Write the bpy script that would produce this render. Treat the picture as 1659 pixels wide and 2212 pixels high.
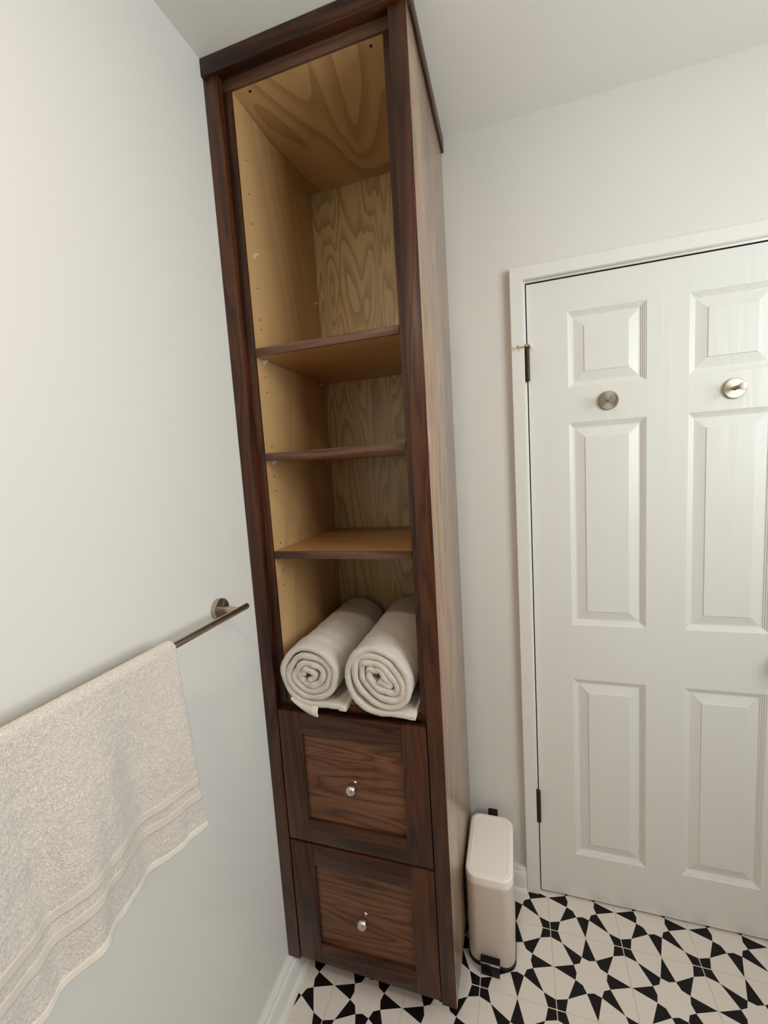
import bpy, bmesh, math, random
from mathutils import Vector, Matrix, noise

for o in list(bpy.data.objects):
    bpy.data.objects.remove(o, do_unlink=True)
scene = bpy.context.scene
COL = scene.collection
random.seed(7)

# ------------------------------------------------------------------ camera
CAM = dict(f=899.84, yaw=0.3028, pitch=-0.1041, roll=-0.063, loc=(0.6825, -1.4065, 1.5202))
def camera_matrix():
    ya, pi, ro = CAM['yaw'], CAM['pitch'], CAM['roll']
    f = Vector((-math.sin(ya) * math.cos(pi), math.cos(ya) * math.cos(pi), math.sin(pi)))
    r0 = Vector((math.cos(ya), math.sin(ya), 0)); u0 = r0.cross(f)
    c, s = math.cos(ro), math.sin(ro)
    r = c * r0 + s * u0; u = -s * r0 + c * u0
    m = Matrix((r, u, -f)).transposed().to_4x4(); m.translation = Vector(CAM['loc'])
    return m
cd = bpy.data.cameras.new('camera'); cam = bpy.data.objects.new('camera', cd); COL.objects.link(cam)
cd.sensor_fit = 'VERTICAL'; cd.sensor_height = 36.0; cd.sensor_width = 27.0
cd.lens = CAM['f'] / 2212 * 36.0; cd.clip_start = 0.02; cd.clip_end = 50
cam.matrix_world = camera_matrix(); scene.camera = cam

# ------------------------------------------------------------------ world, lights, exposure
w = bpy.data.worlds.new('world'); scene.world = w; w.use_nodes = True
w.node_tree.nodes['Background'].inputs[0].default_value = (0.75, 0.86, 1.0, 1)
w.node_tree.nodes['Background'].inputs[1].default_value = 0.3
vs = scene.view_settings
vs.view_transform = 'Standard'; vs.look = 'None'; vs.gamma = 1.0; vs.use_curve_mapping = False
vs.exposure = 0.64

RX, RY, H = 2.15, -3.30, 2.5153        # right wall, wall behind the camera, ceiling height
WIN = dict(y0=-1.72, y1=-0.66, z0=1.28, z1=2.34)
def area(name, loc, rot, sx, sy, power, col, shape='RECTANGLE'):
    d = bpy.data.lights.new(name, 'AREA'); d.shape = shape; d.size = sx; d.size_y = sy
    d.energy = power; d.color = col
    o = bpy.data.objects.new(name, d); COL.objects.link(o); o.location = loc; o.rotation_euler = rot
    return o
area('window_daylight', (RX + 0.10, (WIN['y0'] + WIN['y1']) / 2, (WIN['z0'] + WIN['z1']) / 2), (0, math.radians(90), 0),
     WIN['z1'] - WIN['z0'], WIN['y1'] - WIN['y0'], 25.5, (0.94, 0.99, 1.0))
LAMP = (0.42, -1.68)
area('ceiling_lamp_glow', (LAMP[0], LAMP[1], H - 0.012), (0, 0, 0), 0.12, 0.12, 5.2, (1.0, 0.78, 0.62), 'DISK')

# ------------------------------------------------------------------ helpers
def lin(r, g, b):
    f = lambda c: (c / 255 / 12.92) if c / 255 <= 0.04045 else ((c / 255 + 0.055) / 1.055) ** 2.4
    return (f(r), f(g), f(b), 1)

def link(o, parent=None):
    COL.objects.link(o)
    if parent: o.parent = parent
    return o

def mesh_obj(name, bm, mats, parent=None, smooth=False, origin=(0, 0, 0)):
    me = bpy.data.meshes.new(name)
    bmesh.ops.recalc_face_normals(bm, faces=bm.faces)
    bm.to_mesh(me); bm.free()
    for m in (mats if isinstance(mats, (list, tuple)) else [mats]): me.materials.append(m)
    if smooth:
        for p in me.polygons: p.use_smooth = True
    o = bpy.data.objects.new(name, me)
    link(o, parent); o.location = origin
    return o

def smooth_angle(o, deg=35):
    me = o.data
    bm = bmesh.new(); bm.from_mesh(me)
    for f in bm.faces: f.smooth = True
    for e in bm.edges:
        if len(e.link_faces) == 2 and e.calc_face_angle(0) > math.radians(deg): e.smooth = False
    bm.to_mesh(me); bm.free()
    return o

def add_box(bm, x0, x1, y0, y1, z0, z1):
    v = [bm.verts.new((x, y, z)) for x in (x0, x1) for y in (y0, y1) for z in (z0, z1)]
    for q in ((0, 1, 3, 2), (4, 6, 7, 5), (0, 4, 5, 1), (2, 3, 7, 6), (0, 2, 6, 4), (1, 5, 7, 3)):
        bm.faces.new([v[i] for i in q])
    return v

def box(name, x0, x1, y0, y1, z0, z1, mat, parent=None, bev=0.0, seg=2):
    """box given in world coordinates; its origin sits at its own base centre"""
    base = parent_origin(parent)
    cx, cy, cz = (x0 + x1) / 2, (y0 + y1) / 2, z0
    bm = bmesh.new(); add_box(bm, x0 - cx, x1 - cx, y0 - cy, y1 - cy, 0, z1 - z0)
    if bev: bmesh.ops.bevel(bm, geom=bm.edges[:], offset=bev, segments=seg, affect='EDGES', profile=0.5)
    o = mesh_obj(name, bm, mat, parent, origin=(cx - base[0], cy - base[1], cz - base[2]))
    if bev: smooth_angle(o, 40)
    return o

def parent_origin(p):
    v = Vector((0, 0, 0))
    while p: v += p.location; p = p.parent
    return v

def put(o, parent, loc):
    b = parent_origin(parent); o.location = Vector(loc) - b
    return o

def tag(o, label=None, cat=None, group=None, kind=None):
    if label: o['label'] = label
    if cat: o['category'] = cat
    if group: o['group'] = group
    if kind: o['kind'] = kind
    return o

def empty(name, loc, label, cat, group=None):
    o = bpy.data.objects.new(name, None); o.empty_display_size = 0.05
    link(o); o.location = loc
    return tag(o, label, cat, group)

def lathe(name, prof, mat, parent=None, loc=(0, 0, 0), axis='Z', n=32):
    """prof = [(radius, height)], revolved round `axis` from loc (world)"""
    bm = bmesh.new(); rings = []
    for r, h in prof:
        if r < 1e-6: rings.append([bm.verts.new((0, 0, h))])
        else: rings.append([bm.verts.new((r * math.cos(2 * math.pi * i / n), r * math.sin(2 * math.pi * i / n), h)) for i in range(n)])
    for a, b in zip(rings, rings[1:]):
        for i in range(n):
            j = (i + 1) % n
            if len(a) == 1 and len(b) == 1: continue
            if len(a) == 1: bm.faces.new((a[0], b[i], b[j]))
            elif len(b) == 1: bm.faces.new((a[i], a[j], b[0]))
            else: bm.faces.new((a[i], a[j], b[j], b[i]))
    if len(rings[0]) > 1: bm.faces.new(rings[0])
    if len(rings[-1]) > 1: bm.faces.new(rings[-1])
    R = {'Z': Matrix.Identity(3), '-Y': Matrix.Rotation(math.radians(90), 3, 'X'), 'X': Matrix.Rotation(math.radians(90), 3, 'Y'),
         'Y': Matrix.Rotation(math.radians(-90), 3, 'X')}[axis]
    bmesh.ops.rotate(bm, verts=bm.verts[:], cent=(0, 0, 0), matrix=R)
    o = mesh_obj(name, bm, mat, parent); put(o, parent, loc)
    return smooth_angle(o, 35)

def extrude_profile(name, prof, axis, a, b, mat, parent=None, loc=(0, 0, 0)):
    """closed profile of (p, z) swept along X or Y from a to b (local to loc); for axis Y p is x, for X p is y"""
    bm = bmesh.new()
    mk = (lambda p, z, t: (p, t, z)) if axis == 'Y' else (lambda p, z, t: (t, p, z))
    A = [bm.verts.new(mk(p, z, a)) for p, z in prof]; B = [bm.verts.new(mk(p, z, b)) for p, z in prof]
    n = len(prof)
    for i in range(n): bm.faces.new((A[i], A[(i + 1) % n], B[(i + 1) % n], B[i]))
    bm.faces.new(A); bm.faces.new(B)
    o = mesh_obj(name, bm, mat, parent); put(o, parent, loc)
    return smooth_angle(o, 30)

# ------------------------------------------------------------------ materials
def new_mat(name):
    m = bpy.data.materials.new(name); m.use_nodes = True
    nt = m.node_tree
    return m, nt, nt.nodes['Principled BSDF']

def N(nt, typ, **kw):
    n = nt.nodes.new(typ)
    for k, v in kw.items(): setattr(n, k, v)
    return n

def ramp(nt, stops, interp='LINEAR'):
    r = N(nt, 'ShaderNodeValToRGB'); r.color_ramp.interpolation = interp
    e = r.color_ramp.elements
    while len(e) < len(stops): e.new(0.5)
    for i, (p, c) in enumerate(stops): e[i].position = p; e[i].color = c
    return r

def mapped(nt, scale, rnd=True, kind='Object'):
    tc = N(nt, 'ShaderNodeTexCoord'); mp = N(nt, 'ShaderNodeMapping'); mp.inputs['Scale'].default_value = scale
    if rnd:
        oi = N(nt, 'ShaderNodeObjectInfo'); ml = N(nt, 'ShaderNodeMath', operation='MULTIPLY'); ml.inputs[1].default_value = 37.0
        nt.links.new(oi.outputs['Random'], ml.inputs[0])
        cb = N(nt, 'ShaderNodeCombineXYZ')
        for i in range(3): nt.links.new(ml.outputs[0], cb.inputs[i])
        nt.links.new(cb.outputs[0], mp.inputs['Location'])
    nt.links.new(tc.outputs[kind], mp.inputs['Vector'])
    return mp.outputs['Vector']

def noise_tex(nt, vec, scale, detail=3, rough=0.5, dist=0.0):
    n = N(nt, 'ShaderNodeTexNoise'); n.inputs['Scale'].default_value = scale; n.inputs['Detail'].default_value = detail
    n.inputs['Roughness'].default_value = rough; n.inputs['Distortion'].default_value = dist
    nt.links.new(vec, n.inputs['Vector'])
    return n.outputs['Fac']

def math_node(nt, op, a, b=None):
    n = N(nt, 'ShaderNodeMath', operation=op)
    for i, x in enumerate((a, b)):
        if x is None: continue
        if isinstance(x, (int, float)): n.inputs[i].default_value = x
        else: nt.links.new(x, n.inputs[i])
    return n.outputs[0]

def mix(nt, fac, a, b, mode='MIX'):
    n = N(nt, 'ShaderNodeMix', data_type='RGBA', blend_type=mode)
    for idx, x in ((0, fac), (6, a), (7, b)):
        if isinstance(x, (int, float)): n.inputs[idx].default_value = x
        elif isinstance(x, tuple): n.inputs[idx].default_value = x
        else: nt.links.new(x, n.inputs[idx])
    return n.outputs[2]

def bump(nt, bsdf, h, strength=0.3, dist=0.001):
    b = N(nt, 'ShaderNodeBump'); b.inputs['Strength'].default_value = strength; b.inputs['Distance'].default_value = dist
    nt.links.new(h, b.inputs['Height']); nt.links.new(b.outputs[0], bsdf.inputs['Normal'])

def plain(name, col, rough=0.5, metal=0.0, bump_scale=None, bstr=0.15, bdist=0.0006, coat=0.0):
    m, nt, b = new_mat(name)
    b.inputs['Base Color'].default_value = col; b.inputs['Roughness'].default_value = rough; b.inputs['Metallic'].default_value = metal
    b.inputs['Coat Weight'].default_value = coat
    if bump_scale: bump(nt, b, noise_tex(nt, mapped(nt, (1, 1, 1), False), bump_scale, 3), bstr, bdist)
    return m

AX = {'X': (0.09, 1, 1), 'Y': (1, 0.09, 1), 'Z': (1, 1, 0.09)}
def walnut(name, axis, dark=(26, 11, 4), mid=(58, 28, 12), light=(92, 51, 27), lines=6.0, rough=0.42, coat=0.10, base=17.0, fib=0.55):
    m, nt, b = new_mat(name)
    v = mapped(nt, AX[axis])
    n1 = noise_tex(nt, v, base, 2, 0.45, 0.5)
    ring = math_node(nt, 'FRACT', math_node(nt, 'MULTIPLY', n1, lines))
    r1 = ramp(nt, [(0.0, lin(*dark)), (0.10, lin(*mid)), (0.55, lin(*light)), (0.86, lin(*mid)), (1.0, lin(*dark))])
    nt.links.new(ring, r1.inputs[0])
    n2 = noise_tex(nt, v, 9.0, 2)
    r2 = ramp(nt, [(0.30, lin(*dark)), (0.50, lin(*mid)), (0.68, lin(*light))]); nt.links.new(n2, r2.inputs[0])
    c = mix(nt, 0.62, r2.outputs[0], r1.outputs[0])
    s = [1, 1, 1]; s['XYZ'.index(axis)] = 0.035
    f = noise_tex(nt, mapped(nt, tuple(s)), 420, 2, 0.6)
    rf = ramp(nt, [(0.35, (0.45, 0.42, 0.40, 1)), (0.60, (1, 1, 1, 1))]); nt.links.new(f, rf.inputs[0])
    c = mix(nt, fib, c, rf.outputs[0], 'MULTIPLY')
    nt.links.new(c, b.inputs['Base Color'])
    b.inputs['Roughness'].default_value = rough; b.inputs['Coat Weight'].default_value = coat; b.inputs['Coat Roughness'].default_value = 0.28
    b.inputs['Specular IOR Level'].default_value = 0.5 if coat > 0.5 else 0.32
    bump(nt, b, f, 0.12, 0.0004)
    return m

def birch(name, axis, pale=(197, 161, 112), line=(152, 114, 68), contrast=0.55, lines=11.0, base=3.2, rough=0.42, along=0.30):
    m, nt, b = new_mat(name)
    sc = list(AX[axis]); sc['XYZ'.index(axis)] = along
    v = mapped(nt, tuple(sc))
    n1 = noise_tex(nt, v, base, 1.6, 0.45, 0.7)
    ring = math_node(nt, 'FRACT', math_node(nt, 'MULTIPLY', n1, lines))
    r1 = ramp(nt, [(0.0, lin(*line)), (0.30, lin(*[int(0.5 * (p + q)) for p, q in zip(pale, line)])), (0.55, lin(*pale)), (0.94, lin(*pale)), (1.0, lin(*line))]); nt.links.new(ring, r1.inputs[0])
    n2 = noise_tex(nt, v, 1.6, 2)
    r2 = ramp(nt, [(0.3, lin(*[int(c * 0.93) for c in pale])), (0.7, lin(*pale))]); nt.links.new(n2, r2.inputs[0])
    c = mix(nt, contrast, r2.outputs[0], r1.outputs[0])
    s = [1, 1, 1]; s['XYZ'.index(axis)] = 0.04
    f = noise_tex(nt, mapped(nt, tuple(s)), 300, 2)
    rf = ramp(nt, [(0.3, (0.86, 0.83, 0.78, 1)), (0.62, (1, 1, 1, 1))]); nt.links.new(f, rf.inputs[0])
    c = mix(nt, 0.5, c, rf.outputs[0], 'MULTIPLY')
    nt.links.new(c, b.inputs['Base Color']); b.inputs['Roughness'].default_value = rough
    b.inputs['Coat Weight'].default_value = 0.35; b.inputs['Coat Roughness'].default_value = 0.22
    return m

def terry(name, col, scale=260, bstr=1.0, bdist=0.003):
    m, nt, b = new_mat(name)
    v = mapped(nt, (1, 1, 1))
    n = noise_tex(nt, v, scale, 3, 0.65, 0.6)
    r = ramp(nt, [(0.32, lin(*[int(c * 0.90) for c in col])), (0.60, lin(*col))]); nt.links.new(n, r.inputs[0])
    nt.links.new(r.outputs[0], b.inputs['Base Color'])
    b.inputs['Roughness'].default_value = 0.95; b.inputs['Sheen Weight'].default_value = 0.35; b.inputs['Sheen Roughness'].default_value = 0.5
    bump(nt, b, n, bstr, bdist)
    return m

M = {}
M['wall'] = plain('wall_paint', lin(221, 219, 213), 0.55, bump_scale=170, bstr=0.12)
M['ceiling'] = plain('ceiling_paint', lin(236, 235, 229), 0.8, bump_scale=120, bstr=0.10)
M['trim'] = plain('trim_enamel', lin(228, 227, 221), 0.32, bump_scale=60, bstr=0.05)
M['tile_white'] = plain('tile_white', lin(222, 213, 204), 0.33, bump_scale=80, bstr=0.06)
M['tile_black'] = plain('tile_black', lin(14, 10, 10), 0.5, bump_scale=80, bstr=0.06)
M['wall_far'] = plain('far_wall_dimmed', lin(186, 183, 176), 0.6, bump_scale=170, bstr=0.12)  # unseen wall given a darker tone to cut bounced light
M['tile_black'].node_tree.nodes['Principled BSDF'].inputs['Specular IOR Level'].default_value = 0.28
M['grout'] = plain('grout', lin(214, 208, 190), 0.9, bump_scale=400, bstr=0.3)
M['nickel'] = plain('brushed_nickel', lin(192, 182, 168), 0.30, 1.0)
def brushed_disc(name, axis):
    m = plain(name, lin(186, 175, 160), 0.30, 1.0); nt = m.node_tree; b = nt.nodes['Principled BSDF']
    t = N(nt, 'ShaderNodeTangent'); t.direction_type = 'RADIAL'; t.axis = axis
    nt.links.new(t.outputs[0], b.inputs['Tangent']); b.inputs['Anisotropic'].default_value = 0.75
    return m
M['nickel_disc_y'] = brushed_disc('brushed_nickel_face_y', 'Y')
M['nickel_disc_x'] = brushed_disc('brushed_nickel_face_x', 'X')
M['nickel_bright'] = plain('polished_nickel', lin(205, 196, 184), 0.24, 1.0)
M['bronze'] = plain('dark_bronze', lin(62, 44, 36), 0.42, 0.7)
M['brass'] = plain('brass', lin(206, 184, 128), 0.22, 1.0)
M['black'] = plain('black_plastic', lin(10, 8, 8), 0.5)
M['black'].node_tree.nodes['Principled BSDF'].inputs['Specular IOR Level'].default_value = 0.25
M['can'] = plain('cream_enamel', lin(216, 203, 190), 0.38, bump_scale=500, bstr=0.04)
M['can_lid'] = plain('cream_lid_plastic', lin(246, 238, 229), 0.42, bump_scale=500, bstr=0.05)
M['hole'] = plain('drilled_hole', lin(48, 28, 12), 0.9)
M['dark'] = plain('painted_gap_shade', lin(30, 26, 24), 0.9)  # shade put into the colour: door gap faces and the box behind
M['towel'] = terry('terry_towel', (233, 223, 213), 330, 1.0, 0.0034)
M['roll'] = terry('terry_roll', (226, 217, 205), 420, 1.0, 0.0024)
M['hem'] = plain('woven_hem', lin(224, 216, 205), 0.9, bump_scale=700, bstr=0.4)
M['band'] = plain('woven_band', lin(212, 202, 191), 0.9, bump_scale=600, bstr=0.5, bdist=0.001)
M['walnut_z'] = walnut('walnut_upright', 'Z')
M['walnut_x'] = walnut('walnut_rail', 'X')
M['walnut_y'] = walnut('walnut_return', 'Y')
M['walnut_panel'] = walnut('walnut_panel', 'X', (52, 27, 13), (104, 64, 38), (134, 90, 60), lines=10, base=13.0, fib=0.55)
M['walnut_side'] = walnut('walnut_veneer_sheen', 'Z', (62, 38, 24), (128, 92, 66), (186, 148, 112), lines=7, base=26, rough=0.32, coat=0.8, fib=0.6)  # streaks are grain; base tones lightened to carry the reflected wall's sheen
M['walnut_edge'] = walnut('walnut_shelf_edge', 'X', (58, 34, 22), (90, 60, 44), (122, 90, 70), lines=5)
M['birch_side'] = birch('birch_side', 'Z', contrast=0.22, lines=7)
M['birch_back'] = birch('birch_back', 'Z', pale=(208, 184, 134), line=(158, 126, 76), contrast=0.72, lines=20, base=7.0, along=0.13)
M['birch_shelf'] = birch('birch_shelf', 'X', pale=(178, 132, 78), contrast=0.22, lines=7)
M['birch_top'] = birch('birch_top', 'Y', contrast=0.6, lines=12, base=4.0, along=0.24)
def plastic():
    m, nt, b = new_mat('clear_pin_plastic')
    b.inputs['Base Color'].default_value = (0.95, 0.93, 0.88, 1); b.inputs['Roughness'].default_value = 0.08
    b.inputs['Transmission Weight'].default_value = 0.45; b.inputs['IOR'].default_value = 1.45
    return m
M['clear'] = plastic()
def door_paint():
    m, nt, b = new_mat('door_enamel_embossed')
    b.inputs['Base Color'].default_value = lin(224, 224, 218); b.inputs['Roughness'].default_value = 0.36
    v = mapped(nt, (1, 1, 0.10), False)
    n1 = noise_tex(nt, v, 26, 2, 0.5, 0.5)
    ring = math_node(nt, 'FRACT', math_node(nt, 'MULTIPLY', n1, 14.0))
    bump(nt, b, ring, 0.16, 0.0006)
    return m
M['door'] = door_paint()
def pane():
    m, nt, b = new_mat('window_glass')
    nt.nodes.remove(b)
    t = N(nt, 'ShaderNodeBsdfTransparent'); g = N(nt, 'ShaderNodeBsdfGlossy'); g.inputs['Roughness'].default_value = 0.05
    mx = N(nt, 'ShaderNodeMixShader'); mx.inputs[0].default_value = 0.06
    nt.links.new(t.outputs[0], mx.inputs[1]); nt.links.new(g.outputs[0], mx.inputs[2])
    nt.links.new(mx.outputs[0], nt.nodes['Material Output'].inputs['Surface'])
    return m
M['glass'] = pane()
def lamp_mat():
    m, nt, b = new_mat('lamp_diffuser')
    b.inputs['Base Color'].default_value = (0.9, 0.88, 0.8, 1)
    b.inputs['Emission Color'].default_value = (1, 0.82, 0.62, 1); b.inputs['Emission Strength'].default_value = 6
    return m
M['lamp'] = lamp_mat()

# ------------------------------------------------------------------ the room
def struct(o): return tag(o, kind='structure')
def boxes(name, lst, mat, origin=(0, 0, 0)):
    bm = bmesh.new()
    for b in lst: add_box(bm, *[c - origin[i // 2] for i, c in enumerate(b)])
    return mesh_obj(name, bm, mat, origin=origin)

T = 0.12
struct(box('wall_left', -T, 0, RY - T, T, 0, H, M['wall']))
JX0, JX1, JZ = 0.717, 1.506, 2.067            # rough opening of the door
struct(boxes('wall_back', [(0, JX0, 0, T, 0, H), (JX1, RX, 0, T, 0, H), (JX0, JX1, 0, T, JZ, H)], M['wall']))
struct(box('wall_front', 0, RX, RY - T, RY, 0, H, M['wall_far']))
struct(boxes('wall_right', [(RX, RX + T, RY - T, WIN['y0'], 0, H), (RX, RX + T, WIN['y1'], T, 0, H),
                            (RX, RX + T, WIN['y0'], WIN['y1'], 0, WIN['z0']), (RX, RX + T, WIN['y0'], WIN['y1'], WIN['z1'], H)], M['wall']))
struct(box('ceiling', -T, RX + T, RY - T, T, H, H + 0.1, M['ceiling']))
floor = struct(box('floor', -T, RX + T, RY - T, 1.0, -0.06, -0.0012, M['grout']))

# window (out of the photograph, to the right): frame, sill, sash bar, pane
win = empty('window_1', (RX, (WIN['y0'] + WIN['y1']) / 2, WIN['z0']), None, None); struct(win)
y0, y1, z0, z1 = WIN['y0'], WIN['y1'], WIN['z0'], WIN['z1']
fr = 0.045
for a in ((y0, y0 + fr, z0, z1), (y1 - fr, y1, z0, z1), (y0 + fr, y1 - fr, z0, z0 + fr), (y0 + fr, y1 - fr, z1 - fr, z1), (y0 + fr, y1 - fr, (z0 + z1) / 2 - 0.018, (z0 + z1) / 2 + 0.018)):
    box('window_frame', RX + 0.02, RX + 0.07, a[0], a[1], a[2], a[3], M['trim'], win, 0.003)
box('window_pane', RX + 0.042, RX + 0.046, y0 + fr, y1 - fr, z0 + fr, z1 - fr, M['glass'], win)
for a in ((y0 - 0.06, y0, z0 - 0.06, z1 + 0.06), (y1, y1 + 0.06, z0 - 0.06, z1 + 0.06), (y0, y1, z1, z1 + 0.06), (y0, y1, z0 - 0.06, z0)):
    box('window_casing', RX - 0.018, RX, a[0], a[1], a[2], a[3], M['trim'], win, 0.003)

# ------------------------------------------------------------------ floor tiles
TX, TY, TS = 0.7574, -0.1242, 0.2086
def tile_bm():
    bm = bmesh.new(); vd = {}
    def V(u, v):
        k = (round(u, 4), round(v, 4))
        if k not in vd: vd[k] = bm.verts.new((u, v, 0))
        return vd[k]
    def face(pts, mi):
        f = bm.faces.new([V(*p) for p in pts]); f.material_index = mi
    k, d, e, tip = 0.106, 0.150, 0.278, 0.406
    inn, dg = 0.305, 0.366
    syms = [lambda u, v: (u, v), lambda u, v: (1 - v, u), lambda u, v: (1 - u, 1 - v), lambda u, v: (v, 1 - u)]
    for s in syms:
        face([s(0, 0), s(k, 0), s(d, d), s(0, k)], 1)
        face([s(d, d), s(tip, e), s(dg, dg), s(e, tip)], 1)
        face([s(0.5, 0), s(1 - tip, e), s(0.5, inn), s(tip, e)], 1)
        face([s(k, 0), s(0.5, 0), s(tip, e), s(d, d)], 0)
        face([s(0, k), s(d, d), s(e, tip), s(0, 0.5)], 0)
    star = []
    for s in syms:
        star += [s(tip, e), s(0.5, inn), s(1 - tip, e), s(1 - dg, dg)]
    face(star, 0)
    bmesh.ops.recalc_face_normals(bm, faces=bm.faces)
    if sum(f.normal.z for f in bm.faces) < 0: bmesh.ops.reverse_faces(bm, faces=bm.faces[:])
    g = 0.0013 / TS
    for v in bm.verts:
        v.co = Vector(((v.co.x - 0.5) * (1 - 2 * g) * TS, (v.co.y - 0.5) * (1 - 2 * g) * TS, 0.0))
    ed = [x for x in bm.edges if x.is_boundary]
    r = bmesh.ops.extrude_edge_only(bm, edges=ed)
    nv = [x for x in r['geom'] if isinstance(x, bmesh.types.BMVert)]
    for v in nv: v.co.z -= 0.008
    for f in bm.faces:
        if abs(f.normal.z) < 0.5: f.material_index = 0
    return bm
def tile_mesh(bm):
    me = bpy.data.meshes.new('tile'); bm.to_mesh(me); bm.free()
    me.materials.append(M['tile_white']); me.materials.append(M['tile_black'])
    return me
FULL = tile_mesh(tile_bm())
i0, i1 = math.floor((0 - TX) / TS), math.ceil((RX - TX) / TS)
j0, j1 = math.floor((RY - TY) / TS), math.ceil((0.30 - TY) / TS)
XL, XR, YF, YB = 0.002, RX - 0.002, RY + 0.002, 0.30
for i in range(i0, i1):
    for j in range(j0, j1):
        cx, cy = TX + (i + 0.5) * TS, TY + (j + 0.5) * TS
        cuts = []
        if cx - TS / 2 < XL: cuts.append(((XL - cx, 0, 0), (-1, 0, 0)))
        if cx + TS / 2 > XR: cuts.append(((XR - cx, 0, 0), (1, 0, 0)))
        if cy - TS / 2 < YF: cuts.append(((0, YF - cy, 0), (0, -1, 0)))
        inside_door = JX0 + 0.02 < cx < JX1 - 0.02
        yb = YB if inside_door else -0.002
        if cy - TS / 2 > yb - 0.004: continue
        if cy + TS / 2 > yb: cuts.append(((0, yb - cy, 0), (0, 1, 0)))
        me = FULL
        if cuts:
            bm = bmesh.new(); bm.from_mesh(FULL)
            for co, no in cuts:
                bmesh.ops.bisect_plane(bm, geom=bm.verts[:] + bm.edges[:] + bm.faces[:], plane_co=co, plane_no=no, clear_outer=True)
            if not bm.faces: bm.free(); continue
            me = bpy.data.meshes.new('tile'); bm.to_mesh(me); bm.free()
            me.materials.append(M['tile_white']); me.materials.append(M['tile_black'])
        o = bpy.data.objects.new('tile', me); link(o, floor); put(o, floor, (cx, cy, 0))

# hall floor; unseen dark box added behind shut door to stop light leaks
struct(boxes('wall_hall_light_block', [(JX0 - 0.1, JX1 + 0.1, 0.60, 0.66, 0, 2.4), (JX0 - 0.16, JX0 - 0.1, T, 0.66, 0, 2.4), (JX1 + 0.1, JX1 + 0.16, T, 0.66, 0, 2.4), (JX0 - 0.16, JX1 + 0.16, T, 0.66, 2.4, 2.46)], M['dark']))

# ------------------------------------------------------------------ baseboards
prof = [(0, 0), (0.0224, 0), (0.0224, 0.070), (0.0205, 0.0735), (0.0165, 0.0752), (0.0150, 0.0800), (0.0132, 0.0868), (0.0110, 0.0890), (0, 0.0890)]
shoe = [(0.0, 0.0)] + [(0.0140 * math.cos(t), 0.0180 * math.sin(t)) for t in [i * math.pi / 2 / 8 for i in range(9)]]
bl = struct(extrude_profile('baseboard_left', prof, 'Y', RY, -0.0005, M['trim']))
extrude_profile('shoe_molding', [(p + 0.0224, z) for p, z in shoe], 'Y', RY, -0.0005, M['trim'], bl)
pb = lambda P: [(-p, z) for p, z in P]
bb = struct(extrude_profile('baseboard_back', pb(prof), 'X', 0.037, 0.6895, M['trim']))
extrude_profile('shoe_molding', [(-p - 0.0224, z) for p, z in shoe], 'X', 0.037, 0.6895, M['trim'], bb)
br = struct(extrude_profile('baseboard_right', pb(prof), 'X', 1.5335, RX, M['trim']))

# ------------------------------------------------------------------ door, jambs and casing
DX0, DX1, DZ0, DZ1 = 0.7386, 1.4846, 0.0067, 2.0450
def casing(name, pts):
    bm = bmesh.new()
    A = [bm.verts.new((x, 0, z)) for x, z in pts]; B = [bm.verts.new((x, -0.018, z)) for x, z in pts]
    for i in range(4): bm.faces.new((A[i], A[(i + 1) % 4], B[(i + 1) % 4], B[i]))
    bm.faces.new(A); f = bm.faces.new(B)
    bmesh.ops.bevel(bm, geom=[e_ for e_ in f.edges if not (abs(e_.verts[0].co.x - e_.verts[1].co.x) > 1e-4 and abs(e_.verts[0].co.z - e_.verts[1].co.z) > 1e-4)], offset=0.0022, segments=2, affect='EDGES')
    return struct(smooth_angle(mesh_obj(name, bm, M['trim']), 50))
CO, CI, CZ0, CZ1 = 0.6898, 0.7290, 2.0545, 2.0930
casing('trim_1', [(CO, 0), (CI, 0), (CI, CZ0), (CO, CZ1)])
casing('trim_2', [(CO, CZ1), (CI, CZ0), (1.4940, CZ0), (1.5332, CZ1)])
casing('trim_3', [(1.4940, 0), (1.5332, 0), (1.5332, CZ1), (1.4940, CZ0)])
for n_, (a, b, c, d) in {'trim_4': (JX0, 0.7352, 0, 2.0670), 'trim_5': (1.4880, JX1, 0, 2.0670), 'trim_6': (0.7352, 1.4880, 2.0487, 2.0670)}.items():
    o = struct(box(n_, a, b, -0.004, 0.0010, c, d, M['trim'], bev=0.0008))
    box('jamb_lining', a, b, 0.0010, T, c, d, M['dark'], o)  # inner jamb coloured dark to paint the shade in the door gap
struct(boxes('trim_7', [(0.7352, 0.752, 0.0375, 0.052, 0, 2.0487), (1.471, 1.488, 0.0375, 0.052, 0, 2.0487), (0.752, 1.471, 0.0375, 0.052, 2.032, 2.0487)], M['dark']))  # door stops, coloured dark as painted gap shade

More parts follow.
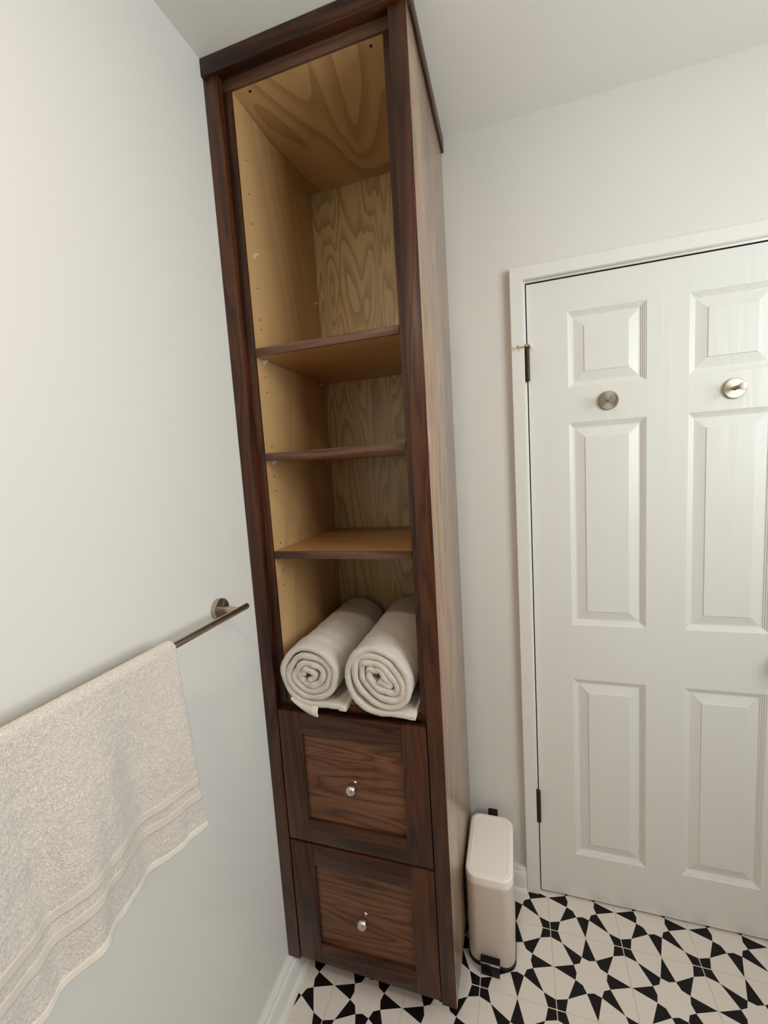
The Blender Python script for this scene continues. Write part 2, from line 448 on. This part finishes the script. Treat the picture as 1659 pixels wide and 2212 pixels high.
PX = [(0.8525, 1.0605), (1.1645, 1.3690)]
PZ = [(0.1700, 0.7995), (0.9830, 1.6220), (1.7265, 1.9480)]
def door_frame():
    bm = bmesh.new()
    xs = sorted([DX0, DX1] + [c for p in PX for c in p]); zs = sorted([DZ0, DZ1] + [c for p in PZ for c in p])
    holes = {(xs.index(a), zs.index(c)) for a, _ in PX for c, _ in PZ}
    ox, oz = (DX0 + DX1) / 2, DZ0
    V = {}
    def v(i, j, y):
        k = (i, j, y)
        if k not in V: V[k] = bm.verts.new((xs[i] - ox, y, zs[j] - oz))
        return V[k]
    n, m = len(xs) - 1, len(zs) - 1
    for i in range(n):
        for j in range(m):
            bm.faces.new((v(i, j, 0.036), v(i, j + 1, 0.036), v(i + 1, j + 1, 0.036), v(i + 1, j, 0.036)))
            if (i, j) not in holes: bm.faces.new((v(i, j, 0), v(i + 1, j, 0), v(i + 1, j + 1, 0), v(i, j + 1, 0)))
    for i in range(n):
        for j in (0, m): bm.faces.new((v(i, j, 0), v(i + 1, j, 0), v(i + 1, j, 0.036), v(i, j, 0.036)))
    for j in range(m):
        for i in (0, n): bm.faces.new((v(i, j, 0), v(i, j + 1, 0), v(i, j + 1, 0.036), v(i, j, 0.036)))
    bmesh.ops.recalc_face_normals(bm, faces=bm.faces)
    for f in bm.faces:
        if abs(f.normal.y) < 0.5: f.material_index = 1  # slab edges coloured dark so the gap looks shaded
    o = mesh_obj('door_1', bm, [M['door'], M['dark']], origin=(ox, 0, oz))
    return struct(o)
door = door_frame()
PROF = [(0, 0), (.0010, .0012), (.0022, .0018), (.0040, .0022), (.0046, .0040), (.0062, .0046), (.0080, .0048), (.0086, .0068), (.0102, .0074), (.0122, .0076), (.0128, .0094), (.0160, .0100),
        (.0185, .0098), (.0440, .0032), (.0452, .0014), (.0462, .0012)]
for (a, b) in PX:
    for (c, d) in PZ:
        bm = bmesh.new(); rings = []
        for ins, dep in PROF:
            rings.append([bm.verts.new((x, dep, z)) for x, z in ((a + ins - (a + b) / 2, ins), (b - ins - (a + b) / 2, ins), (b - ins - (a + b) / 2, d - c - ins), (a + ins - (a + b) / 2, d - c - ins))])
        for r, q in zip(rings, rings[1:]):
            for i in range(4): bm.faces.new((r[i], r[(i + 1) % 4], q[(i + 1) % 4], q[i]))
        bm.faces.new(rings[-1])
        bmesh.ops.recalc_face_normals(bm, faces=bm.faces)
        if sum(f.normal.y * f.calc_area() for f in bm.faces) > 0: bmesh.ops.reverse_faces(bm, faces=bm.faces[:])
        me = bpy.data.meshes.new('panel'); bm.to_mesh(me); bm.free(); me.materials.append(M['door'])
        o = bpy.data.objects.new('panel', me); link(o, door); put(o, door, ((a + b) / 2, 0, c))

def hinge(zlo, zhi, stop):
    L = zhi - zlo; r = 0.0072; x, y = 0.7362, -0.0098
    pr = [(0.0, -0.004), (0.0035, -0.0025), (0.0062, 0.0), (r, 0.001)]
    for k in range(1, 5):
        h = L * k / 5; pr += [(r, h - 0.0005), (r - 0.0007, h - 0.0002), (r - 0.0007, h + 0.0002), (r, h + 0.0005)]
    pr += [(r, L - 0.001), (0.0062, L), (0.0045, L + 0.002), (0.0, L + 0.003)]
    h = lathe('hinge', pr, M['bronze'], door, (x, y, zlo), n=20)
    box('hinge_leaf', x - 0.0008, x + 0.0026, y + 0.004, 0.030, zlo + 0.002, zhi - 0.002, M['bronze'], h)
    if stop:
        lathe('pin_collar', [(0.0, 0), (0.0100, 0.0), (0.0108, 0.0015), (0.0108, 0.0055), (0.0095, 0.0075), (0.0, 0.0078)], M['brass'], h, (x, y, zhi - 0.007), n=20)
        # threaded arm with a bumper resting on the casing, and the padded plate on the door side
        a, b = Vector((x - 0.006, y - 0.003, zhi - 0.004)), Vector((0.7110, -0.0320, zhi - 0.0075))
        d = (b - a); bm = bmesh.new()
        bmesh.ops.create_cone(bm, cap_ends=True, segments=12, radius1=0.0019, radius2=0.0019, depth=d.length)
        bmesh.ops.rotate(bm, verts=bm.verts[:], cent=(0, 0, 0), matrix=d.to_track_quat('Z', 'Y').to_matrix())
        o = mesh_obj('stop_arm', bm, M['brass'], h); put(o, h, (a + b) / 2)
        bm = bmesh.new(); bmesh.ops.create_uvsphere(bm, u_segments=16, v_segments=10, radius=0.0052)
        bmesh.ops.scale(bm, verts=bm.verts[:], vec=(1, 1.2, 1))
        o = mesh_obj('stop_bumper', bm, M['brass'], h, True); put(o, h, b)
        box('stop_pad', 0.7440, 0.7500, -0.0260, -0.0030, zhi - 0.009, zhi + 0.004, M['can_lid'], h, 0.0015)
    return h
hinge(1.7600, 1.8660, True)
hinge(0.2760, 0.3920, False)
lathe('door_knob', [(0.0, 0), (0.031, 0.0), (0.031, 0.004), (0.026, 0.008), (0.011, 0.011), (0.010, 0.030), (0.020, 0.037), (0.0268, 0.048), (0.0268, 0.056), (0.021, 0.064), (0.0, 0.066)], M['nickel'], door, (1.418, 0.0, 0.915), '-Y')

# ------------------------------------------------------------------ hooks on the door
def hook(x, z, label):
    root = empty('robe_hook', (x, -0.0004, z), label, 'hook', 'brushed nickel hooks on the door')
    lathe('backplate', [(0.0, 0), (0.0268, 0.0), (0.0272, 0.0012), (0.0272, 0.0058), (0.0258, 0.0070), (0.0, 0.0072)], M['nickel_disc_y'], root, (x, -0.0004, z), '-Y', 40)
    lathe('peg', [(0.0, 0.0070), (0.0062, 0.0070), (0.0058, 0.012), (0.0056, 0.030), (0.0072, 0.038), (0.0086, 0.046), (0.0088, 0.050), (0.0080, 0.0525), (0.0, 0.0530)], M['nickel'], root, (x, -0.0004, z), '-Y', 28)
hook(0.9600, 1.6785, 'round brushed nickel hook on the door below the upper panel nearest the hinges')
hook(1.2706, 1.6778, 'round brushed nickel hook on the door further from the hinges, at the right')

# ------------------------------------------------------------------ the linen cabinet
W, D, ZB = 0.5026, 0.4606, 0.0895
CT, HC = 0.0070, 0.0401                    # crown board: how far it stands proud, its height
SL, SR = 0.0395, 0.4628                    # inner edges of the face stiles
BL_, BR_ = 0.0610, 0.4450                  # inner faces of the birch carcass
YC = -D + 0.020                            # front of the carcass
cab = empty('linen_cabinet', (W / 2, -D / 2, ZB), 'tall narrow walnut cabinet with open birch-lined shelves over two drawers', 'cabinet')
e = 0.0006
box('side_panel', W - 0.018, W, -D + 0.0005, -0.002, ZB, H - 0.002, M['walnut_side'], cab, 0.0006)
box('side_panel', 0.0008, 0.018, YC - 0.0004, -0.002, ZB + 0.012, H - 0.002, M['walnut_z'], cab)
box('stile', 0.0008, SL, -D, YC - e, ZB, H - HC + 0.004, M['walnut_z'], cab, 0.0009)
box('stile', SR, W - e, -D - 0.0004, YC - e, ZB, H - HC + 0.004, M['walnut_z'], cab, 0.0009)
box('crown_board', 0.0010, W + CT, -D - CT, YC - e, H - HC, H - 0.0008, M['walnut_x'], cab, 0.0010)
box('crown_board', W + e, W + CT, YC, -0.0012, H - HC, H - 0.0008, M['walnut_y'], cab, 0.0010)
# birch carcass: sides, top, back, fixed floor of the open part, each with its walnut lipping
box('carcass_side', 0.0182, BL_, YC + 0.0065, -0.0215, 0.120, 2.4495, M['birch_side'], cab)
box('carcass_side', BR_, W - 0.0184, YC + 0.0065, -0.0215, 0.120, 2.4495, M['birch_side'], cab)
box('edge_band', 0.0182, BL_ + 0.0002, YC, YC + 0.0063, 0.120, 2.4495, M['walnut_z'], cab, 0.0006)
box('edge_band', BR_ - 0.0002, W - 0.0184, YC, YC + 0.0063, 0.120, 2.4495, M['walnut_z'], cab, 0.0006)
box('carcass_top', 0.0182, W - 0.0184, YC + 0.0065, -0.0215, 2.4497, 2.4790, M['birch_top'], cab)
box('edge_band', 0.0182, W - 0.0184, YC, YC + 0.0063, 2.4497, 2.4790, M['walnut_edge'], cab, 0.0006)
box('back_panel', 0.0182, W - 0.0184, -0.0210, -0.0025, 0.120, 2.4725, M['birch_back'], cab)
SF = 0.8985
box('carcass_floor', BL_ + e, BR_ - e, YC + 0.0065, -0.0215, SF - 0.019, SF, M['birch_shelf'], cab)
box('edge_band', BL_ + e, BR_ - e, YC, YC + 0.0063, SF - 0.019, SF, M['walnut_x'], cab, 0.0006)
box('toe_kick', 0.040, W - 0.030, -D + 0.10, -D + 0.118, 0.0005, ZB + 0.030, M['walnut_x'], cab)
box('carcass_bottom', 0.0182, W - 0.0184, YC, -0.0215, 0.100, 0.1195, M['birch_shelf'], cab)
# adjustable shelves
for zt in (1.8450, 1.5785, 1.3165):
    s = box('shelf', BL_ + 0.0012, BR_ - 0.0012, YC + 0.0065, -0.026, zt - 0.0195, zt, M['birch_shelf'], cab)
    box('shelf_edge', BL_ + 0.0012, BR_ - 0.0012, YC - 0.0005, YC + 0.0063, zt - 0.0197, zt + 0.0002, M['walnut_edge'], s, 0.0006)
# shelf pins in the left and right sides
PINZ = [2.0870, 1.8200, 1.5535, 1.2915]
for z in PINZ:
    for y in (-0.400, -0.050):
        for x, ax in ((BL_, 'X'), (BR_, None)):
            bm = bmesh.new()
            sgn = 1 if ax else -1
            r1 = bmesh.ops.create_cone(bm, cap_ends=True, segments=18, radius1=0.0058, radius2=0.0052, depth=0.0022)
            bmesh.ops.rotate(bm, verts=bm.verts[:], cent=(0, 0, 0), matrix=Matrix.Rotation(math.radians(90 * sgn), 3, 'Y'))
            bmesh.ops.translate(bm, verts=bm.verts[:], vec=(sgn * 0.0012, 0, 0))
            r2 = bmesh.ops.create_cone(bm, cap_ends=True, segments=14, radius1=0.0026, radius2=0.0024, depth=0.0090)
            bmesh.ops.rotate(bm, verts=r2['verts'], cent=(0, 0, 0), matrix=Matrix.Rotation(math.radians(90 * sgn), 3, 'Y'))
            bmesh.ops.translate(bm, verts=r2['verts'], vec=(sgn * 0.0060, 0, 0.0030))
            o = mesh_obj('shelf_pin', bm, M['clear'], cab); put(o, cab, (x, y, z)); smooth_angle(o, 40)
# drilled holes for the pins (shallow dark discs set into the sides)
HOLEZ = [2.3179, 2.2385, 2.1660, 2.0077, 1.9285, 1.9038, 1.7813, 1.7421, 1.5965, 1.5173, 1.4779, 1.3323, 1.2534, 1.2134]
bmh = bmesh.new(); bmesh.ops.create_cone(bmh, cap_ends=True, segments=12, radius1=0.0022, radius2=0.0022, depth=0.0004)
bmesh.ops.rotate(bmh, verts=bmh.verts[:], cent=(0, 0, 0), matrix=Matrix.Rotation(math.radians(90), 3, 'Y'))
hme = bpy.data.meshes.new('pin_hole'); bmh.to_mesh(hme); bmh.free(); hme.materials.append(M['hole'])
for z in HOLEZ:
    for y in (-0.400, -0.050):
        o = bpy.data.objects.new('pin_hole', hme); link(o, cab); put(o, cab, (BL_ + 0.0001, y, z))
for x, y in ((0.1021, -0.4205), (0.4117, -0.4185)):
    lathe('screw', [(0.0, 0), (0.0034, 0.0), (0.0036, 0.0008), (0.0, 0.0009)], M['hole'], cab, (x, y, 2.4490), n=14)

# drawers: shaker fronts, flush with the stiles
def drawer(x0, x1, z0, z1, px0, px1, pz0, pz1, lab):
    yf = -D + 0.0002; rec = 0.0085
    dr = box('drawer', x0 + 0.030, x1 - 0.030, YC + 0.004, -0.06, z0 + 0.035, z1 - 0.030, M['birch_shelf'], cab)
    b = 0.0010
    box('drawer_panel', px0 - 0.006, px1 + 0.006, yf + rec, YC + 0.002, pz0 - 0.006, pz1 + 0.006, M['walnut_panel'], dr)
    box('drawer_stile', x0, px0, yf, YC + 0.001, z0, z1, M['walnut_z'], dr, b)
    box('drawer_stile', px1, x1, yf, YC + 0.001, z0, z1, M['walnut_z'], dr, b)
    box('drawer_rail', px0 + 0.0001, px1 - 0.0001, yf, YC + 0.001, pz1, z1, M['walnut_x'], dr, b)
    box('drawer_rail', px0 + 0.0001, px1 - 0.0001, yf, YC + 0.001, z0, pz0, M['walnut_x'], dr, b)
    pr = [(0.0, 0.0), (0.0056, 0.0), (0.0058, 0.0012), (0.0044, 0.0030), (0.0038, 0.0050), (0.0038, 0.0104), (0.0052, 0.0116), (0.0050, 0.0128)]
    R = 0.0150
    for i in range(1, 13):
        t = math.radians(162 - i * 13.5); pr.append((R * math.sin(t), 0.0126 + R * 0.95 - R * math.cos(math.pi - t)))
    pr.append((0.0, 0.0126 + R * 1.95))
    lathe('knob', pr, M['nickel_bright'], dr, ((px0 + px1) / 2 + 0.002, yf + rec, (pz0 + pz1) / 2 + 0.003), '-Y', 32)
    return dr
drawer(0.0432, 0.4600, 0.4868, 0.8752, 0.1110, 0.3935, 0.5570, 0.8110, None)
drawer(0.0436, 0.4604, 0.0985, 0.4792, 0.1148, 0.3957, 0.1635, 0.4150, None)

# ------------------------------------------------------------------ rolled towels
def fbm(v, s, o=3):
    return noise.fractal(Vector(v) * s, 1.0, 2.0, o)
def towel_roll(name, cx, turns, th, r0, tail, yf, yb, seed, core, label, phi_end=1.5 * math.pi):
    rnd = Vector((seed * 7.3, seed * 3.1, seed * 1.7))
    pitch = th + 0.0012
    rend = r0 + pitch * turns
    cz = SF + 0.0012 + rend + th / 2
    root = empty(name, (cx, (yf + yb) / 2, SF), label, 'towel', 'rolled towels in the cabinet')
    n = int(turns * 64); pts = []
    for i in range(n + 1):
        t = i / n; phi = phi_end - 2 * math.pi * turns * (1 - t); r = r0 + pitch * turns * t
        k = 1 - r / rend                                  # 1 in the core, 0 outside
        r += (0.013 * k + 0.002) * noise.noise(Vector((math.cos(phi) * 1.2, math.sin(phi) * 1.2, seed + r * 9)))
        x, z = r * math.cos(phi), r * math.sin(phi)
        ca, sa = math.cos(core[0]), math.sin(core[0])
        a, b = x * ca + z * sa, -x * sa + z * ca
        a *= 1 + core[1] * min(1, k * 1.5); b *= 1 - core[2] * min(1, k * 1.5)
        x, z = a * ca - b * sa, a * sa + b * ca
        pts.append(Vector((x + core[3] * k, 0, z + core[4] * k)))
    m = 22
    for i in range(1, m + 1):
        pts.append(Vector((tail * i / m, 0, -rend + 0.0025 * math.sin(i / m * 3.1))))
    nn = len(pts); bm = bmesh.new(); rows = []
    prof = [('o', yb + (yf - yb) * q / 34) for q in range(35)]
    nb = 7
    for i, p in enumerate(pts):
        tg = (pts[min(i + 1, nn - 1)] - pts[max(i - 1, 0)]).normalized()
        nrm = Vector((tg.z, 0, -tg.x))                    # pointing outwards
        front = 0.0035 * noise.noise(Vector((i * 0.045, seed, 0))) + 0.003 * noise.noise(Vector((i * 0.17, seed, 5)))
        half = th / 2 * (1 - 0.45 * (i > nn - 4)) * (1 + 0.10 * noise.noise(Vector((i * 0.11, seed, 9))))
        row = []
        def P(off, y):
            q = p + nrm * off
            w_ = fbm((q.x, y, q.z), 30, 2) * 0.0016 + fbm((q.x + seed, y * 2.2, q.z), 11, 2) * 0.0024
            ring = 0.0016 * math.sin((y - yf) * 120 + 3 * noise.noise(Vector((q.x * 12, seed, q.z * 12)))) * math.exp(-(y - yf - 0.05) ** 2 / 0.0022)
            d = (w_ + (ring if q.z > -0.02 else 0)) * (1 if i < n else 0.3)
            z = q.z + nrm.z * d
            return bm.verts.new((q.x + nrm.x * d, y - (yf + yb) / 2, max(z, -rend - th / 2) + (cz - SF)))
        for _, y in prof: row.append(P(half, y + front * (y - yb) / (yf - yb)))
        for q in range(1, nb):
            a = math.pi * q / nb
            row.append(P(half * math.cos(a), yf + front - half * 0.8 * math.sin(a)))
        for _, y in reversed(prof): row.append(P(-half, y + front * (y - yb) / (yf - yb)))
        rows.append(row)
    for r, q in zip(rows, rows[1:]):
        for k in range(len(r) - 1): bm.faces.new((r[k], r[k + 1], q[k + 1], q[k]))
        bm.faces.new((r[-1], r[0], q[0], q[-1]))
    bm.faces.new(rows[0]); bm.faces.new(rows[-1])
    mesh_obj('roll', bm, M['roll'], root, True)
    return root, cz, rend
YF, YBK = -0.467, -0.062
TH = 0.0170
ra, cza, rea = towel_roll('rolled_towel', 0.1560, 4.0, TH, 0.0105, 0.098, YF, YBK, 1.0, (0.3, 0.15, 0.1, -0.004, -0.004),
                          'beige towel roll at the left, its hem corner drooping over the edge')
rb, czb, reb = towel_roll('rolled_towel', 0.3470, 4.1, TH + 0.0004, 0.0110, 0.088, YF - 0.004, YBK, 4.0, (-0.75, 0.35, 0.25, 0.006, 0.004),
                          'beige towel roll at the right, next to the stile, with an oval core')
def hem_strip(root, x0, x1, y0, y1, z0, z1):
    return box('hem', x0, x1, y0, y1, z0, z1, M['hem'], root, 0.0015, 3)
hem_strip(ra, 0.2330, 0.2535, YF - 0.004, YBK, SF + 0.0008, SF + 0.0150)
hem_strip(rb, 0.4170, 0.4375, YF - 0.006, YBK, SF + 0.0008, SF + 0.0155)
# drooping corner of the left towel: the under layer sags in front of the shelf edge and ends in a folded hem
def droop(u, v):
    x = 0.098 + 0.072 * u; dx = x - 0.1560; r = rea + TH / 2 - 0.003
    zt = (cza - SF) - math.sqrt(max(r * r - dx * dx, 1e-6)) + 0.002
    zb = zt - 0.003 - 0.030 * u ** 1.25 * (1 - 0.25 * u)
    y = YF - 0.0035 - 0.006 * math.sin(v * math.pi) - 0.004 * u * v
    return Vector((dx, y - (YF + YBK) / 2, zt + (zb - zt) * v))
def droop_sheet(name, ua, ub, nu, mat, thick, push):
    bm = bmesh.new(); nv = 10
    g = [[bm.verts.new(droop(ua + (ub - ua) * i / nu, j / nv) + Vector((0, push, 0))) for j in range(nv + 1)] for i in range(nu + 1)]
    for i in range(nu):
        for j in range(nv): bm.faces.new((g[i][j], g[i + 1][j], g[i + 1][j + 1], g[i][j + 1]))
    o = mesh_obj(name, bm, mat, ra, True)
    m_ = o.modifiers.new('thick', 'SOLIDIFY'); m_.thickness = thick; m_.offset = 0
droop_sheet('drooping_corner', 0.0, 0.86, 16, M['roll'], 0.007, 0.0)
droop_sheet('hem', 0.84, 1.06, 6, M['hem'], 0.0055, -0.0008)

# ------------------------------------------------------------------ towel bar and hanging towel
BX, BZ, BR = 0.0600, 1.2110, 0.0073
YP0, YP1 = -0.6025, -1.1900
bar = empty('towel_bar', (0, (YP0 + YP1) / 2, BZ), 'brushed nickel towel bar on the wall left of the cabinet', 'towel bar')
lathe('bar', [(0.0, 0.0), (BR - 0.0008, 0.0), (BR, 0.0010), (BR, 0.6470), (BR - 0.0008, 0.6480), (0.0, 0.6480)], M['nickel'], bar, (BX, -1.2200, BZ), 'Y', 28)
for y in (YP0, YP1):
    lathe('flange', [(0.0, 0.0), (0.0255, 0.0), (0.0258, 0.0008), (0.0258, 0.0115), (0.0250, 0.0125), (0.0, 0.0126)], M['nickel_disc_x'], bar, (0.0002, y, BZ), 'X', 40)
    lathe('post', [(0.0, 0.0120), (0.0072, 0.0120), (0.0072, BX - 0.0003), (0.0, BX - 0.0003)], M['nickel'], bar, (0.0, y, BZ), 'X', 24)

TW0, TW1 = -0.8120, -1.1750
tow = empty('hanging_towel', (BX, (TW0 + TW1) / 2, 0.838), 'pale beige terry towel with woven bands hanging over the towel bar', 'towel')
KEY = [(-0.78, .084), (-0.81, .083), (-0.845, .078), (-0.875, .066), (-0.905, .058), (-0.945, .062), (-0.985, .078), (-1.015, .086), (-1.045, .080), (-1.075, .072), (-1.105, .078), (-1.135, .088), (-1.18, .078)]
def fold(y):
    for (ya, xa), (yb_, xb) in zip(KEY, KEY[1:]):
        if ya >= y >= yb_:
            t = (ya - y) / (ya - yb_); t = t * t * (3 - 2 * t)
            return xa + (xb - xa) * t
    return KEY[0][1] if y > KEY[0][0] else KEY[-1][1]
TT = 0.0065
ZBOT = 0.8400
def towel_point(u, s):
    """u in 0..1 along the bar, s = signed length from the crest: + front, - back"""
    y = TW0 + (TW1 - TW0) * u
    R = BR + 0.0012 + TT / 2
    q = math.pi / 2 * R
    if abs(s) <= q:
        a = s / R; return Vector((BX + R * math.sin(a), y, BZ + R * math.cos(a)))
    d = abs(s) - q
    if s > 0:
        L = BZ - ZBOT; t = min(1, d / L)
        edge = max(0, 1 - u * 14)
        yy = y + 0.016 * t ** 2 * edge ** 0.5 - 0.010 * math.sin(t * math.pi) * edge + 0.005 * t * math.sin(u * 9)
        x0 = BX + R
        f = fold(yy)
        x = x0 + (f - x0) * t ** 1.25 + 0.015 * math.sin(math.pi * min(1, t * 1.1)) * (0.5 + 0.5 * math.sin(u * 14 + 0.6))
        x += 0.0040 * t * math.sin(u * 31 + 2.6 * t) + 0.0022 * fbm((yy * 3, d * 3, 1.0), 6, 3) * min(1, t * 5)
        return Vector((x, yy, BZ - d * (1 - 0.012 * math.sin(u * 5))))
    x = BX - R - 0.020 * min(1, d / 0.25) + 0.004 * math.sin(u * 10) * min(1, d * 6)
    return Vector((max(x, 0.012), y - 0.004 * min(1, d * 6), BZ - d))
def towel_sheet(name, s0, s1, ns, nu, mat, push=0.0, thick=TT, u0=0.0, u1=1.0, rough=0.0):
    bm = bmesh.new(); g = []
    base = tow.location
    for i in range(nu + 1):
        row = []
        for j in range(ns + 1):
            s = s0 + (s1 - s0) * j / ns; u = u0 + (u1 - u0) * i / nu
            p = towel_point(u, s)
            if rough: p.x += rough * noise.noise(Vector((p.y * 190, p.z * 190, s * 40))) * (1 if s > -0.02 else 0)
            row.append(bm.verts.new((p.x + push - base.x, p.y - base.y, p.z - base.z)))
        g.append(row)
    for i in range(nu):
        for j in range(ns): bm.faces.new((g[i][j], g[i + 1][j], g[i + 1][j + 1], g[i][j + 1]))
    o = mesh_obj(name, bm, mat, tow, True)
    m_ = o.modifiers.new('thick', 'SOLIDIFY'); m_.thickness = thick; m_.offset = 0
    return o
QL = math.pi / 2 * (BR + 0.0012 + TT / 2)
SFR = QL + BZ - ZBOT
towel_sheet('terry_cloth', -(QL + 0.33), SFR - 0.010, 330, 170, M['towel'], rough=0.0012)
towel_sheet('hem', SFR - 0.0125, SFR, 6, 120, M['hem'], thick=TT + 0.002)
for a in (0.118, 0.085):
    towel_sheet('woven_band', SFR - a, SFR - a + 0.015, 8, 120, M['band'], thick=TT + 0.0024, u0=0.001, u1=0.999)

# ------------------------------------------------------------------ pedal bin
CX0, CX1, CY0, CY1 = 0.5100, 0.6500, -0.2790, -0.0420
can = empty('pedal_bin', ((CX0 + CX1) / 2, (CY0 + CY1) / 2, 0), 'slim cream pedal bin with rounded lid between cabinet and door', 'trash can')
def rrect(ins, z, r, n=8):
    x0, x1, y0_, y1_ = CX0 + ins, CX1 - ins, CY0 + ins, CY1 - ins
    cx, cy = (CX0 + CX1) / 2, (CY0 + CY1) / 2; r = max(r - ins, 0.004); out = []
    for (ax, ay, a0) in ((x1 - r, y1_ - r, 0), (x0 + r, y1_ - r, 90), (x0 + r, y0_ + r, 180), (x1 - r, y0_ + r, 270)):
        for i in range(n + 1):
            a = math.radians(a0 + 90 * i / n); out.append((ax + r * math.cos(a) - cx, ay + r * math.sin(a) - cy, z))
    return out
def loft(name, rings, mat, parent):
    bm = bmesh.new(); rs = [[bm.verts.new(p) for p in r] for r in rings]
    for a, b in zip(rs, rs[1:]):
        for i in range(len(a)): bm.faces.new((a[i], a[(i + 1) % len(a)], b[(i + 1) % len(a)], b[i]))
    bm.faces.new(rs[0]); bm.faces.new(rs[-1])
    return smooth_angle(mesh_obj(name, bm, mat, parent), 28)
R0 = 0.034
loft('base_ring', [rrect(0.002, 0.0005, R0), rrect(-0.0012, 0.002, R0), rrect(-0.0012, 0.0115, R0), rrect(0.001, 0.013, R0)], M['black'], can)
loft('body', [rrect(0.0015, 0.0128, R0), rrect(0.0006, 0.016, R0), rrect(0.0006, 0.2690, R0), rrect(0.003, 0.2705, R0)], M['can'], can)
loft('lid', [rrect(0.0015, 0.2705, R0), rrect(0.0, 0.2725, R0), rrect(-0.0004, 0.2920, R0), rrect(0.0012, 0.2965, R0), rrect(0.0042, 0.2990, R0), rrect(0.0150, 0.3010, R0), rrect(0.0165, 0.3002, R0), rrect(0.030, 0.3004, R0)], M['can_lid'], can)
box('lid_hinge', 0.5670, 0.5990, -0.0425, -0.0230, 0.2560, 0.3070, M['black'], can, 0.003)
box('pedal_bracket', 0.5505, 0.6040, -0.3020, -0.2800, 0.0008, 0.0360, M['black'], can, 0.002)
ped = box('pedal', 0.5490, 0.6055, -0.3000, -0.2805, 0.0385, 0.0425, M['black'], can, 0.0008)
box('pedal_edge', 0.5490, 0.6055, -0.3022, -0.3002, 0.0372, 0.0428, M['nickel_bright'], ped, 0.0006)

# ------------------------------------------------------------------ ceiling lamp (behind the camera)
lamp = empty('ceiling_light', (LAMP[0], LAMP[1], H), 'small round recessed ceiling light with white trim ring', 'light')
lathe('trim_ring', [(0.068, -0.001), (0.088, -0.001), (0.090, -0.004), (0.086, -0.008), (0.070, -0.009), (0.068, -0.001)], M['trim'], lamp, (LAMP[0], LAMP[1], H), n=40)
lathe('diffuser', [(0.0, -0.004), (0.067, -0.004), (0.067, -0.0015), (0.0, -0.0015)], M['lamp'], lamp, (LAMP[0], LAMP[1], H), n=32)
